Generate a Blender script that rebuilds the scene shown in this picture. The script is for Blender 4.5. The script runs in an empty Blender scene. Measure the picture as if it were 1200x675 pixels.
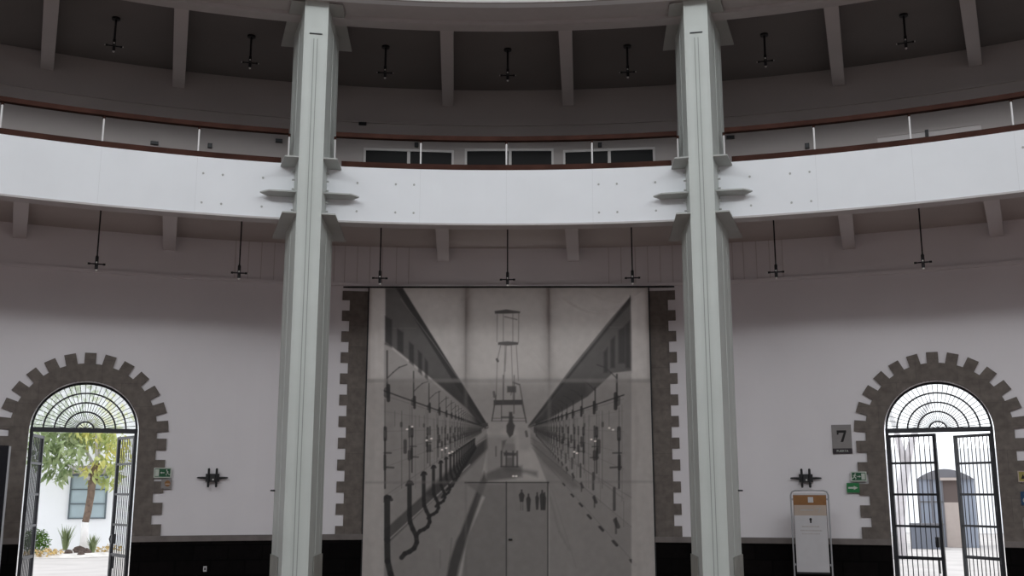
import bpy, math, random
import numpy as np
from math import sin, cos, tan, radians, degrees, pi, sqrt, atan2, hypot
from mathutils import Vector, Matrix

random.seed(7)
SC = bpy.context.scene
COL = SC.collection

# ------------------------------------------------------------------ camera
F = 1206.29                      # focal length in pixels of the 1200 x 675 photograph
TILT, YAW = radians(11.1316), radians(0.4387)
CX, CY, CZ = 0.1965, -0.0749, 1.6
cam_d = bpy.data.cameras.new('camera')
cam = bpy.data.objects.new('camera', cam_d)
COL.objects.link(cam)
cam.location = (CX, CY, CZ)
cam.rotation_euler = (pi / 2 + TILT, 0, YAW)
cam_d.sensor_width = 36.0
cam_d.lens = F / 1200 * 36.0
cam_d.clip_start, cam_d.clip_end = 0.05, 400
SC.camera = cam

def ray(px, py):                 # direction of a photograph pixel, to measure where things stand
    u, v = (px - 600) / F, (337.5 - py) / F
    x, y, z = u, cos(TILT) - v * sin(TILT), sin(TILT) + v * cos(TILT)
    c, s = cos(YAW), sin(YAW)
    return (c * x - s * y, s * x + c * y, z)

def frame_pt(px, py, th, depth):  # measured point -> local (x, z) in the radial frame at bearing th, at a radial depth
    dx, dy, dz = ray(px, py)
    a = radians(th)
    t_ = (cos(a), -sin(a)); r_ = (sin(a), cos(a))
    t = (depth - (CX * r_[0] + CY * r_[1])) / (dx * r_[0] + dy * r_[1])
    X, Y = CX + t * dx, CY + t * dy
    return X * t_[0] + Y * t_[1], CZ + t * dz

# ------------------------------------------------------------------ materials
def mat(name, col, rough=0.6, metal=0.0, noise=0.0, scale=6.0, spec=0.3, bump=0.0):
    m = bpy.data.materials.new(name); m.use_nodes = True
    nt = m.node_tree; b = nt.nodes['Principled BSDF']
    b.inputs['Base Color'].default_value = (*col, 1)
    b.inputs['Roughness'].default_value = rough
    b.inputs['Metallic'].default_value = metal
    b.inputs['Specular IOR Level'].default_value = spec
    if noise or bump:
        tc = nt.nodes.new('ShaderNodeTexCoord')
        n = nt.nodes.new('ShaderNodeTexNoise')
        n.inputs['Scale'].default_value = scale; n.inputs['Detail'].default_value = 5
        nt.links.new(tc.outputs['Object'], n.inputs['Vector'])
        if noise:
            r = nt.nodes.new('ShaderNodeValToRGB')
            r.color_ramp.elements[0].position = .3; r.color_ramp.elements[1].position = .7
            r.color_ramp.elements[0].color = (*[c * (1 - noise) for c in col], 1)
            r.color_ramp.elements[1].color = (*[min(1, c * (1 + noise)) for c in col], 1)
            nt.links.new(n.outputs['Fac'], r.inputs['Fac'])
            nt.links.new(r.outputs['Color'], b.inputs['Base Color'])
        if bump:
            bp = nt.nodes.new('ShaderNodeBump'); bp.inputs['Strength'].default_value = bump
            bp.inputs['Distance'].default_value = 0.02
            nt.links.new(n.outputs['Fac'], bp.inputs['Height'])
            nt.links.new(bp.outputs['Normal'], b.inputs['Normal'])
    return m

M = {}
M['plaster'] = mat('plaster_white', (.74, .715, .73), .9, noise=.03, scale=.8, spec=.1)
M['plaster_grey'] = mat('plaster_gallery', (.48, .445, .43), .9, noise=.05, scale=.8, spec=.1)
M['beam'] = mat('beam_paint', (.58, .545, .54), .8, noise=.03, scale=1.2, spec=.1)
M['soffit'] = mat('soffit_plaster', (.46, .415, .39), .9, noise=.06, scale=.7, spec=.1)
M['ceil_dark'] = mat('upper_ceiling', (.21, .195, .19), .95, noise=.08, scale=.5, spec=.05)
M['white_panel'] = mat('parapet_white', (.80, .82, .84), .55, noise=.02, scale=1.5, spec=.2)
M['seam'] = mat('panel_seam', (.60, .61, .62), .8)
M['lip'] = mat('ring_lip_paint', (.50, .475, .47), .7, noise=.03)
M['steel'] = mat('column_paint', (.53, .56, .53), .5, noise=.04, scale=1.5, spec=.3)
M['steel_groove'] = mat('column_groove', (.30, .32, .30), .6)
M['plate'] = mat('bracket_paint', (.42, .43, .41), .55, noise=.04, scale=3)
M['plinth'] = mat('column_foot_cladding', (.30, .30, .27), .6, noise=.12, scale=4)
M['wood'] = mat('handrail_wood', (.052, .023, .017), .75, noise=.25, scale=3, spec=.08)
M['post_w'] = mat('baluster_white', (.74, .73, .72), .4)
M['black'] = mat('black_iron', (.012, .012, .014), .45, spec=.4)
M['iron'] = mat('gate_iron', (.018, .019, .024), .4, spec=.4)
M['dark_glass'] = mat('dark_glass', (.006, .006, .006), .3, spec=.08)
M['frame_w'] = mat('window_frame_grey', (.68, .66, .64), .5)
M['tip'] = mat('lamp_tip', (.75, .73, .70), .3)
M['knob'] = mat('knob_metal', (.06, .06, .06), .3, metal=.8)
M['floor'] = mat('floor_tile', (.30, .225, .20), .45, noise=.1, scale=1.0)
M['roof'] = mat('roof_lining', (.30, .30, .30), .8)
M['green'] = mat('sign_green', (.012, .085, .035), .5)
M['green2'] = mat('sign_bright_green', (.012, .16, .045), .5)
M['sign_pale'] = mat('sign_pale', (.48, .52, .46), .5)
M['grey_sign'] = mat('sign_grey', (.23, .215, .21), .55, noise=.05, scale=8)
M['dark_plum'] = mat('sign_dark_plum', (.030, .022, .028), .5)
M['ink'] = mat('ink', (.02, .018, .018), .7)
M['beige'] = mat('beige_print', (.42, .345, .285), .6)
M['orange_brown'] = mat('orange_brown_print', (.245, .115, .04), .6, noise=.1, scale=12)
M['poster_white'] = mat('poster_white', (.50, .49, .50), .55, noise=.03, scale=6)
M['alu'] = mat('stand_aluminium', (.38, .385, .40), .4, metal=.3)
M['screen'] = mat('black_screen', (.004, .004, .008), .25, spec=.35)
M['yellow'] = mat('sign_yellow', (.32, .28, .08), .5)
M['blue'] = mat('sign_blue', (.01, .05, .12), .5)
M['ext_wall'] = mat('exterior_white', (.88, .90, .93), .9, noise=.02, scale=1.2, spec=.1)
M['ext_ground'] = mat('exterior_paving', (.50, .475, .46), .9, noise=.09, scale=1.3, spec=.1)
M['gravel'] = mat('gravel_bed', (.66, .63, .60), .9, noise=.22, scale=5, bump=.6)
M['win_blue'] = mat('exterior_window_glass', (.42, .52, .57), .2, noise=.08, scale=1.5)
M['win_frame'] = mat('exterior_window_frame', (.13, .16, .18), .5)
M['ledge'] = mat('exterior_ledge', (.40, .37, .35), .8, noise=.1, scale=4)
M['bark'] = mat('tree_bark', (.185, .135, .105), .9, noise=.35, scale=7, bump=.6)
M['lime'] = mat('limewash', (.80, .79, .78), .9, noise=.06, scale=6)
M['pale_bark'] = mat('pale_bark', (.60, .58, .60), .9, noise=.12, scale=4)
M['agave'] = mat('agave_leaf', (.20, .25, .12), .6, noise=.25, scale=4)
M['bush'] = mat('bush_leaf', (.075, .15, .025), .8, noise=.35, scale=3, spec=.05)
M['dry'] = mat('dry_leaf', (.50, .36, .15), .8, noise=.3, scale=6)
M['rock'] = mat('lava_rock', (.10, .075, .065), .9, noise=.4, scale=8, bump=.7)
M['booth_grey'] = mat('booth_grey', (.15, .15, .165), .6, noise=.06, scale=2)
M['booth_glass'] = mat('booth_glass', (.26, .29, .35), .2, noise=.05, scale=2)
M['booth_brown'] = mat('booth_brown', (.115, .09, .083), .7)
M['booth_beige'] = mat('booth_beige', (.42, .365, .335), .8, noise=.04)
M['slate'] = mat('slate_grey', (.15, .165, .20), .6)

def leaf_mat(name, cols, trans=.35):
    m = bpy.data.materials.new(name); m.use_nodes = True
    nt = m.node_tree; b = nt.nodes['Principled BSDF']
    b.inputs['Roughness'].default_value = .55
    tc = nt.nodes.new('ShaderNodeTexCoord'); n = nt.nodes.new('ShaderNodeTexNoise')
    n.inputs['Scale'].default_value = 2.2; n.inputs['Detail'].default_value = 3
    nt.links.new(tc.outputs['Object'], n.inputs['Vector'])
    r = nt.nodes.new('ShaderNodeValToRGB'); e = r.color_ramp.elements
    e[0].position = .36; e[1].position = .64
    e[0].color = (*cols[0], 1); e[1].color = (*cols[-1], 1)
    if len(cols) == 3:
        k = e.new(.5); k.color = (*cols[1], 1)
    nt.links.new(n.outputs['Fac'], r.inputs['Fac']); nt.links.new(r.outputs['Color'], b.inputs['Base Color'])
    t = nt.nodes.new('ShaderNodeBsdfTranslucent'); nt.links.new(r.outputs['Color'], t.inputs['Color'])
    mx = nt.nodes.new('ShaderNodeMixShader'); mx.inputs['Fac'].default_value = trans
    nt.links.new(b.outputs[0], mx.inputs[1]); nt.links.new(t.outputs[0], mx.inputs[2])
    nt.links.new(mx.outputs[0], nt.nodes['Material Output'].inputs['Surface'])
    return m
M['leaf_g'] = leaf_mat('leaf_green', [(.18, .25, .11), (.32, .40, .20), (.46, .53, .31)])
M['leaf_y'] = leaf_mat('leaf_yellow_green', [(.36, .44, .16), (.56, .60, .24), (.74, .68, .22)])

def stone_mat(name, c0, c1, mortar, sx, sz, bump=.3, mort=.012):
    """cut stone blocks laid on the curved wall: joints from bearing and height"""
    m = bpy.data.materials.new(name); m.use_nodes = True
    nt = m.node_tree; b = nt.nodes['Principled BSDF']; b.inputs['Roughness'].default_value = .85
    b.inputs['Specular IOR Level'].default_value = .05
    L = nt.links
    tc = nt.nodes.new('ShaderNodeTexCoord'); sp = nt.nodes.new('ShaderNodeSeparateXYZ')
    L.new(tc.outputs['Object'], sp.inputs[0])
    at = nt.nodes.new('ShaderNodeMath'); at.operation = 'ARCTAN2'
    L.new(sp.outputs['X'], at.inputs[0]); L.new(sp.outputs['Y'], at.inputs[1])
    mu = nt.nodes.new('ShaderNodeMath'); mu.operation = 'MULTIPLY'; mu.inputs[1].default_value = 18.0
    L.new(at.outputs[0], mu.inputs[0])
    cb = nt.nodes.new('ShaderNodeCombineXYZ'); L.new(mu.outputs[0], cb.inputs[0]); L.new(sp.outputs['Z'], cb.inputs[1])
    br = nt.nodes.new('ShaderNodeTexBrick')
    br.inputs['Color1'].default_value = (*c0, 1); br.inputs['Color2'].default_value = (*c1, 1)
    br.inputs['Mortar'].default_value = (*mortar, 1)
    br.inputs['Scale'].default_value = 1.0
    br.inputs['Mortar Size'].default_value = mort
    br.inputs['Brick Width'].default_value = sx; br.inputs['Row Height'].default_value = sz
    L.new(cb.outputs[0], br.inputs['Vector'])
    n = nt.nodes.new('ShaderNodeTexNoise'); n.inputs['Scale'].default_value = 9; n.inputs['Detail'].default_value = 6
    L.new(tc.outputs['Object'], n.inputs['Vector'])
    mx = nt.nodes.new('ShaderNodeMix'); mx.data_type = 'RGBA'; mx.blend_type = 'OVERLAY'; mx.inputs[0].default_value = .45
    L.new(br.outputs['Color'], mx.inputs[6]); L.new(n.outputs['Fac'], mx.inputs[7])
    L.new(mx.outputs[2], b.inputs['Base Color'])
    bp = nt.nodes.new('ShaderNodeBump'); bp.inputs['Strength'].default_value = bump; bp.inputs['Distance'].default_value = .02
    L.new(n.outputs['Fac'], bp.inputs['Height']); L.new(bp.outputs['Normal'], b.inputs['Normal'])
    return m
M['stone'] = stone_mat('quoin_stone', (.145, .126, .113), (.158, .138, .124), (.130, .114, .103), .62, .37, mort=.005)
M['dado'] = stone_mat('dark_dado_stone', (.0035, .003, .003), (.006, .005, .005), (.002, .002, .002), .55, .24)
M['dado_cap'] = mat('dado_cap_stone', (.175, .155, .145), .8, noise=.15, scale=5)

def pane_mat():
    m = bpy.data.materials.new('frosted_fanlight_glass'); m.use_nodes = True
    nt = m.node_tree; nt.nodes.remove(nt.nodes['Principled BSDF'])
    t = nt.nodes.new('ShaderNodeBsdfTransparent')
    d = nt.nodes.new('ShaderNodeBsdfTranslucent'); d.inputs['Color'].default_value = (.86, .90, .88, 1)
    mx = nt.nodes.new('ShaderNodeMixShader'); mx.inputs['Fac'].default_value = .28
    nt.links.new(t.outputs[0], mx.inputs[1]); nt.links.new(d.outputs[0], mx.inputs[2])
    nt.links.new(mx.outputs[0], nt.nodes['Material Output'].inputs['Surface'])
    return m
M['pane'] = pane_mat()

def print_mat():
    m = bpy.data.materials.new('printed_canvas'); m.use_nodes = True
    nt = m.node_tree; b = nt.nodes['Principled BSDF']
    a = nt.nodes.new('ShaderNodeVertexColor'); a.layer_name = 'print'
    nt.links.new(a.outputs['Color'], b.inputs['Base Color'])
    b.inputs['Roughness'].default_value = .7; b.inputs['Specular IOR Level'].default_value = .2
    t = nt.nodes.new('ShaderNodeBsdfTranslucent'); nt.links.new(a.outputs['Color'], t.inputs['Color'])
    mx = nt.nodes.new('ShaderNodeMixShader'); mx.inputs['Fac'].default_value = .17
    nt.links.new(b.outputs[0], mx.inputs[1]); nt.links.new(t.outputs[0], mx.inputs[2])
    nt.links.new(mx.outputs[0], nt.nodes['Material Output'].inputs['Surface'])
    return m
M['print'] = print_mat()

# ------------------------------------------------------------------ mesh building
class MB:
    def __init__(s): s.v = []; s.f = []
    def add(s, vs, fs):
        o = len(s.v); s.v += [tuple(p) for p in vs]; s.f += [tuple(i + o for i in f) for f in fs]; return s
    def box(s, x0, x1, y0, y1, z0, z1):
        return s.add([(x0, y0, z0), (x1, y0, z0), (x1, y1, z0), (x0, y1, z0), (x0, y0, z1), (x1, y0, z1), (x1, y1, z1), (x0, y1, z1)],
                     [(0, 3, 2, 1), (4, 5, 6, 7), (0, 1, 5, 4), (1, 2, 6, 5), (2, 3, 7, 6), (3, 0, 4, 7)])
    def prism_y(s, poly, y0, y1):          # polygon in (x, z), counter-clockwise seen from -y
        n = len(poly)
        vs = [(x, y0, z) for x, z in poly] + [(x, y1, z) for x, z in poly]
        fs = [tuple(range(n)), tuple(range(2 * n - 1, n - 1, -1))]
        fs += [(i, i + n, (i + 1) % n + n, (i + 1) % n) for i in range(n)]
        return s.add(vs, fs)
    def prism_z(s, poly, z0, z1):          # polygon in (x, y), counter-clockwise seen from above
        n = len(poly)
        vs = [(x, y, z0) for x, y in poly] + [(x, y, z1) for x, y in poly]
        fs = [tuple(range(n - 1, -1, -1)), tuple(range(n, 2 * n))]
        fs += [(i, (i + 1) % n, (i + 1) % n + n, i + n) for i in range(n)]
        return s.add(vs, fs)
    def tube(s, pts, rad, n=8, cap=True):
        pts = [Vector(p) for p in pts]
        if not hasattr(rad, '__len__'): rad = [rad] * len(pts)
        rings = []
        ref = None
        for i, p in enumerate(pts):
            d = (pts[min(i + 1, len(pts) - 1)] - pts[max(i - 1, 0)]).normalized()
            if ref is None: ref = Vector((0, 0, 1)) if abs(d.z) < .9 else Vector((1, 0, 0))
            u = d.cross(ref).normalized(); w = d.cross(u); ref = -d.cross(u).cross(d) if False else ref
            rings.append([p + (u * cos(2 * pi * k / n) + w * sin(2 * pi * k / n)) * rad[i] for k in range(n)])
        vs = [q for r in rings for q in r]; fs = []
        for i in range(len(pts) - 1):
            for k in range(n):
                fs.append((i * n + k, i * n + (k + 1) % n, (i + 1) * n + (k + 1) % n, (i + 1) * n + k))
        if cap:
            fs.append(tuple(range(n - 1, -1, -1))); fs.append(tuple((len(pts) - 1) * n + k for k in range(n)))
        return s.add(vs, fs)
    def sector(s, a0, a1, r0, r1, z0, z1, step=1.25):   # annular block about the hall's axis, bearings in degrees
        n = max(1, int(math.ceil((a1 - a0) / step - 1e-6)))
        full = abs(a1 - a0 - 360) < 1e-6
        vs = []
        for i in range(n + 1):
            a = radians(a0 + (a1 - a0) * i / n)
            for r, z in ((r0, z0), (r1, z0), (r1, z1), (r0, z1)): vs.append((r * sin(a), r * cos(a), z))
        fs = []
        for i in range(n):
            p, q = 4 * i, 4 * i + 4
            for k in range(4):
                k2 = (k + 1) % 4
                fs.append((p + k, q + k, q + k2, p + k2))
        if not full:
            fs += [(0, 1, 2, 3), (4 * n + 3, 4 * n + 2, 4 * n + 1, 4 * n)]
        return s.add(vs, fs)
    def cyl_poly(s, poly, th, R, r_out):   # polygon in (arc length, z) about bearing th laid on the round wall, given depth
        n = len(poly)
        def P(x, z, r):
            a = radians(th) + x / R
            return (r * sin(a), r * cos(a), z)
        vs = [P(x, z, R) for x, z in poly] + [P(x, z, r_out) for x, z in poly]
        fs = [tuple(range(n)), tuple(range(2 * n - 1, n - 1, -1))] + [(i, i + n, (i + 1) % n + n, (i + 1) % n) for i in range(n)]
        return s.add(vs, fs)
    def build(s, name, m, parent=None, loc=(0, 0, 0), rz=0.0, smooth=False):
        me = bpy.data.meshes.new(name)
        me.from_pydata(s.v, [], s.f)
        import bmesh
        bm = bmesh.new(); bm.from_mesh(me); bmesh.ops.recalc_face_normals(bm, faces=bm.faces); bm.to_mesh(me); bm.free()
        if smooth: me.polygons.foreach_set('use_smooth', [True] * len(me.polygons))
        me.materials.append(m); me.update()
        o = bpy.data.objects.new(name, me); COL.objects.link(o)
        o.location = loc; o.rotation_euler = (0, 0, rz)
        if parent: o.parent = parent
        return o

def struct(o): o['kind'] = 'structure'; return o
def tag(o, label, cat, group=None, kind=None):
    o['label'] = label; o['category'] = cat
    if group: o['group'] = group
    if kind: o['kind'] = kind
    return o
def empty(name, loc=(0, 0, 0), rz=0.0):
    o = bpy.data.objects.new(name, None); COL.objects.link(o); o.location = loc; o.rotation_euler = (0, 0, rz)
    o.empty_display_size = .2
    return o
def at(th, R, z=0.0):                     # location and z turn of the radial frame: local x to the side, y outward
    a = radians(th); return (R * sin(a), R * cos(a), z), -a
def copy_tree(o, parent=None):
    c = o.copy(); COL.objects.link(c)
    if parent: c.parent = parent
    for ch in list(o.children): copy_tree(ch, c)
    return c

RW, RP, RB = 18.0, 14.6, 16.15            # wall, parapet and pendant radii

# ------------------------------------------------------------------ the shell
struct(MB().sector(0, 360, 0.001, 18.66, -.2, 0, 3).build('floor', M['floor']))
# the wall behind the mural keeps an open transom light above the closed doorway; daylight glows through the canvas there
b = MB().sector(-11.25, -7.7, RW, 18.6, 0, 9.2).sector(7.7, 11.25, RW, 18.6, 0, 9.2)
b.sector(-7.7, 7.7, RW, 18.6, 0, 3.52).sector(-7.7, 7.7, RW, 18.6, 5.09, 9.2)
struct(b.build('wall_front', M['plaster']))
b = MB()
for x in (-.742, .70): b.box(x - .045, x + .045, 17.812, 17.90, 3.5, 5.1)
struct(b.build('trim_transom_mullions', M['black']))
struct(MB().sector(33.75, 326.25, RW, 18.6, 0, 9.2, 3).build('wall_back', M['plaster']))
A_OP = {-1: (-22.335, .822), 1: (22.555, .818)}       # bearing and half width of each arched opening
SPRING = 2.53
def wall_with_arch(name, a0, a1, th, a):
    b = MB(); n_out = 8
    s0, s1 = radians(a0 - th) * RW, radians(a1 - th) * RW
    xs = list(np.linspace(s0, -a, n_out)) + list(-a * np.cos(np.linspace(0, pi, 41)))[1:-1] + list(np.linspace(a, s1, n_out))
    def P(x, z, r): t = radians(th) + x / RW; return (r * sin(t), r * cos(t), z)
    for x0, x1 in zip(xs[:-1], xs[1:]):
        if x0 >= -a - 1e-6 and x1 <= a + 1e-6:
            z0 = SPRING + sqrt(max(0, a * a - x0 * x0)); z1 = SPRING + sqrt(max(0, a * a - x1 * x1))
        else: z0 = z1 = 0
        vs = [P(x0, z0, RW), P(x1, z1, RW), P(x1, 9.2, RW), P(x0, 9.2, RW), P(x0, z0, 18.6), P(x1, z1, 18.6), P(x1, 9.2, 18.6), P(x0, 9.2, 18.6)]
        b.add(vs, [(0, 1, 2, 3), (5, 4, 7, 6), (0, 4, 5, 1), (3, 2, 6, 7)])
    for sx in (-a, a):
        b.add([P(sx, 0, RW), P(sx, SPRING, RW), P(sx, SPRING, 18.6), P(sx, 0, 18.6)], [(0, 1, 2, 3)])
    return struct(b.build(name, M['plaster']))
wall_with_arch('wall_left', -33.75, -11.25, *A_OP[-1])
wall_with_arch('wall_right', 11.25, 33.75, *A_OP[1])

# gallery wall above the balcony is lined in a duller plaster
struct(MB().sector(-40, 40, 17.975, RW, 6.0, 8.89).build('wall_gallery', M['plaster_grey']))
# floor of the balcony / ceiling beneath it, and the gallery's ceiling
struct(MB().sector(0, 360, 14.82, RW, 5.88, 6.0, 2.5).build('ceiling_balcony', M['soffit']))
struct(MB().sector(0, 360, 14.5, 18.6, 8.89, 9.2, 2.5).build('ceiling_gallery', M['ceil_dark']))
# balcony parapet: white sheet panels between the columns
b = MB()
for k in range(16): b.sector(-11.25 + 22.5 * k, 11.25 + 22.5 * k, RP, 14.82, 5.447, 6.272, 1.25)
par = struct(b.build('trim_balcony_parapet', M['white_panel']))
b = MB()
for bay in (-22.5, 0, 22.5):
    for d in (-5, 0, 5): b.sector(bay + d - .005, bay + d + .005, RP - .0015, RP + .02, 5.45, 6.27)
b.build('panel_seam', M['seam'], par)
b = MB()
for bay in (-22.5, 0, 22.5):
    for d in (-8.6, -6.4, -5.35, 5.35, 6.4, 8.6):
        for z in (5.60, 6.03):
            (x, y, _), rz = at(bay + d, RP)
            a = -rz
            b.tube([(x, y, z), (x - .010 * sin(a), y - .010 * cos(a), z)], .016, 8)
b.build('bolt_heads', M['plate'], par)
b = MB().sector(0, 360, RP - .012, 14.84, 5.425, 5.452, 1.25)
struct(b.build('trim_parapet_flange', M['lip']))
# upper ring: white drum, sunk soffit and hanging lip
struct(MB().sector(0, 360, 13.85, 14.05, 8.60, 13.1, 1.25).build('trim_drum', M['white_panel']))
struct(MB().sector(0, 360, 14.04, 14.52, 8.605, 8.89, 1.25).build('ceiling_ring_soffit', M['lip']))
struct(MB().sector(0, 360, 14.5, 14.74, 8.545, 8.9, 1.25).build('trim_ring_lip', M['lip']))
struct(MB().sector(0, 360, 13.83, 13.87, 8.575, 8.61, 1.25).build('trim_drum_flange', M['lip']))
# tall clerestory of glazing bays over the drum, closed by the roof
b = MB()
for k in range(16): b.sector(22.5 * k + 11.25 - .9, 22.5 * k + 11.25 + .9, 13.85, 14.05, 13.1, 15.5)
struct(b.build('trim_clerestory_posts', M['white_panel']))
struct(MB().sector(0, 360, .001, 14.3, 15.5, 15.7, 3).build('ceiling_roof', M['roof']))

# radial beams
for th in (-26.2, -18.8, -11.25, -3.75, 3.7, 11.25, 18.82, 26.1, -33.75, 33.75):
    loc, rz = at(th, 0)
    struct(MB().box(-.102, .102, 14.80, 17.99, 5.632, 5.90).build('ceiling_beam_balcony', M['beam'], None, loc, rz))
for th in (-25.65, -18.88, -11.25, -3.59, 3.5, 11.25, 18.83, 25.84, -33.75, 33.75):
    loc, rz = at(th, 0)
    struct(MB().box(-.102, .102, 14.72, 17.97, 8.57, 8.91).build('ceiling_beam_gallery', M['beam'], None, loc, rz))

# cornice line on the wall, thin darker upright lines on the frieze near the columns, gallery ledge
struct(MB().sector(0, 360, RW - .05, RW, 5.15, 5.205, 1.25).build('trim_cornice', M['plaster']))
b = MB()
for k in range(-1, 2):
    for d in (-9.9, -9.3, -8.6, -7.9, -7.2, -6.4, -5.7, 5.7, 6.4, 7.2, 7.9, 8.6, 9.3, 9.9):
        if abs(d) < 7 and k: continue
        b.sector(k * 22.5 + d - .022, k * 22.5 + d + .022, RW - .010, RW, 5.205, 5.88)
struct(b.build('trim_frieze_lines', M['beam']))
struct(MB().sector(-40, 40, 17.93, 17.98, 8.19, 8.225, 1.25).build('trim_gallery_ledge', M['plaster_grey']))

# dark stone dado with its grey cap, broken at the doors and the mural
def dado_runs():
    la, lw = A_OP[-1]; ra, rw_ = A_OP[1]
    dl, dr = degrees(lw / RW), degrees(rw_ / RW)
    return [(-40, la - dl), (la + dl, -7.9), (7.9, ra - dr), (ra + dr, 40)]
b, c = MB(), MB()
for i, (a0, a1) in enumerate(dado_runs()):
    dz = .03 if i < 2 else -.012
    b.sector(a0, a1, RW - .035, RW + .1, 0, .755 + dz)
    c.sector(a0, a1, RW - .05, RW + .1, .755 + dz, .848 + dz)
dd = struct(b.build('baseboard_dado', M['dado']))
struct(c.build('trim_dado_cap', M['dado_cap']))

# toothed stone surrounds
for side in (-1, 1):
    th, a = A_OP[side]
    z_top = .87 if side < 0 else .83
    ob = .285; tb = .44
    b = MB()
    for sx in (-1, 1):
        x0, x1 = a, a + ob
        q = [(sx * x0, z_top), (sx * x1, z_top), (sx * x1, SPRING), (sx * x0, SPRING)]
        b.cyl_poly(q, th, RW - .045, RW + .05)
        for k in range(5):
            z = z_top + .005 + .345 * k
            b.cyl_poly([(sx * (x1 - .02), z), (sx * (a + tb), z), (sx * (a + tb), z + .185), (sx * (x1 - .02), z + .185)], th, RW - .045, RW + .05)
    N = 48
    for i in range(N):
        t0, t1 = pi * i / N, pi * (i + 1) / N
        q = [(r * cos(t), SPRING + r * sin(t)) for r, t in ((a, t0), (a + ob, t0), (a + ob, t1), (a, t1))]
        b.cyl_poly(q, th, RW - .045, RW + .05)
    for k in range(-6, 7):
        t = pi / 2 - radians(14.1) * k
        ca, sa = cos(t), sin(t)
        r0, r1, w = a + ob - .03, a + tb + .02, .088
        q = [(r * ca - h * sa, SPRING + r * sa + h * ca) for r, h in ((r0, -w), (r1, -w), (r1, w), (r0, w))]
        b.cyl_poly(q, th, RW - .045, RW + .05)
    # inner reveal in stone
    struct(b.build('trim_arch_surround', M['stone']))
b = MB()
for sx in (-1, 1):
    x0 = radians(7.7) * RW; x1 = radians(8.95) * RW; x2 = radians(9.36) * RW
    b.cyl_poly([(sx * x0, .80), (sx * x1, .80), (sx * x1, 5.06), (sx * x0, 5.06)], 0, RW - .02, RW + .05)
    for k in range(-1, 12):
        z1 = min(5.06, 4.708 - .3695 * k); z0 = 4.708 - .3695 * k - .184
        b.cyl_poly([(sx * (x1 - .02), z0), (sx * x2, z0), (sx * x2, z1), (sx * (x1 - .02), z1)], 0, RW - .02, RW + .05)
struct(b.build('trim_mural_quoins', M['stone']))

# gallery windows (behind the railing), frames let into the wall
def gal_window(name, a0, a1, z0, z1, mull, glass, fr=M['frame_w']):
    mid = (a0 + a1) / 2; loc, rz = at(mid, 17.94)
    hw = radians(a1 - a0) / 2 * 17.975
    w = struct(MB().box(-hw, hw, -.012, .03, z0, z1).build(name, glass, None, loc, rz))
    f = MB()
    f.box(-hw - .02, hw + .02, -.03, .02, z1 - .03, z1 + .015); f.box(-hw - .02, hw + .02, -.03, .02, z0 - .02, z0 + .03)
    for x in (-hw, hw): f.box(x - .02, x + .02, -.028, .02, z0, z1)
    f.build('window_frame', fr, w)
    if mull is not None:
        x = radians(mull - mid) * 17.975
        MB().box(x - .028, x + .028, -.035, .02, z0, z1).build('mullion', fr, w)
gal_window('window_1', -8.36, -3.28, 6.35, 7.69, -5.83, M['dark_glass'])
gal_window('window_2', -2.5, 2.55, 6.35, 7.725, .07, M['dark_glass'])
gal_window('window_3', 3.24, 8.42, 6.35, 7.69, 5.85, M['dark_glass'])
M['blind'] = mat('window_blind', (.66, .63, .62), .6)
gal_window('window_4', 20.6, 25.9, 6.35, 7.56, 23.17, M['blind'], M['plaster_grey'])
next(c for c in bpy.data.objects['window_4'].children if c.name.startswith('mullion')).data.materials[0] = M['black']

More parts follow.
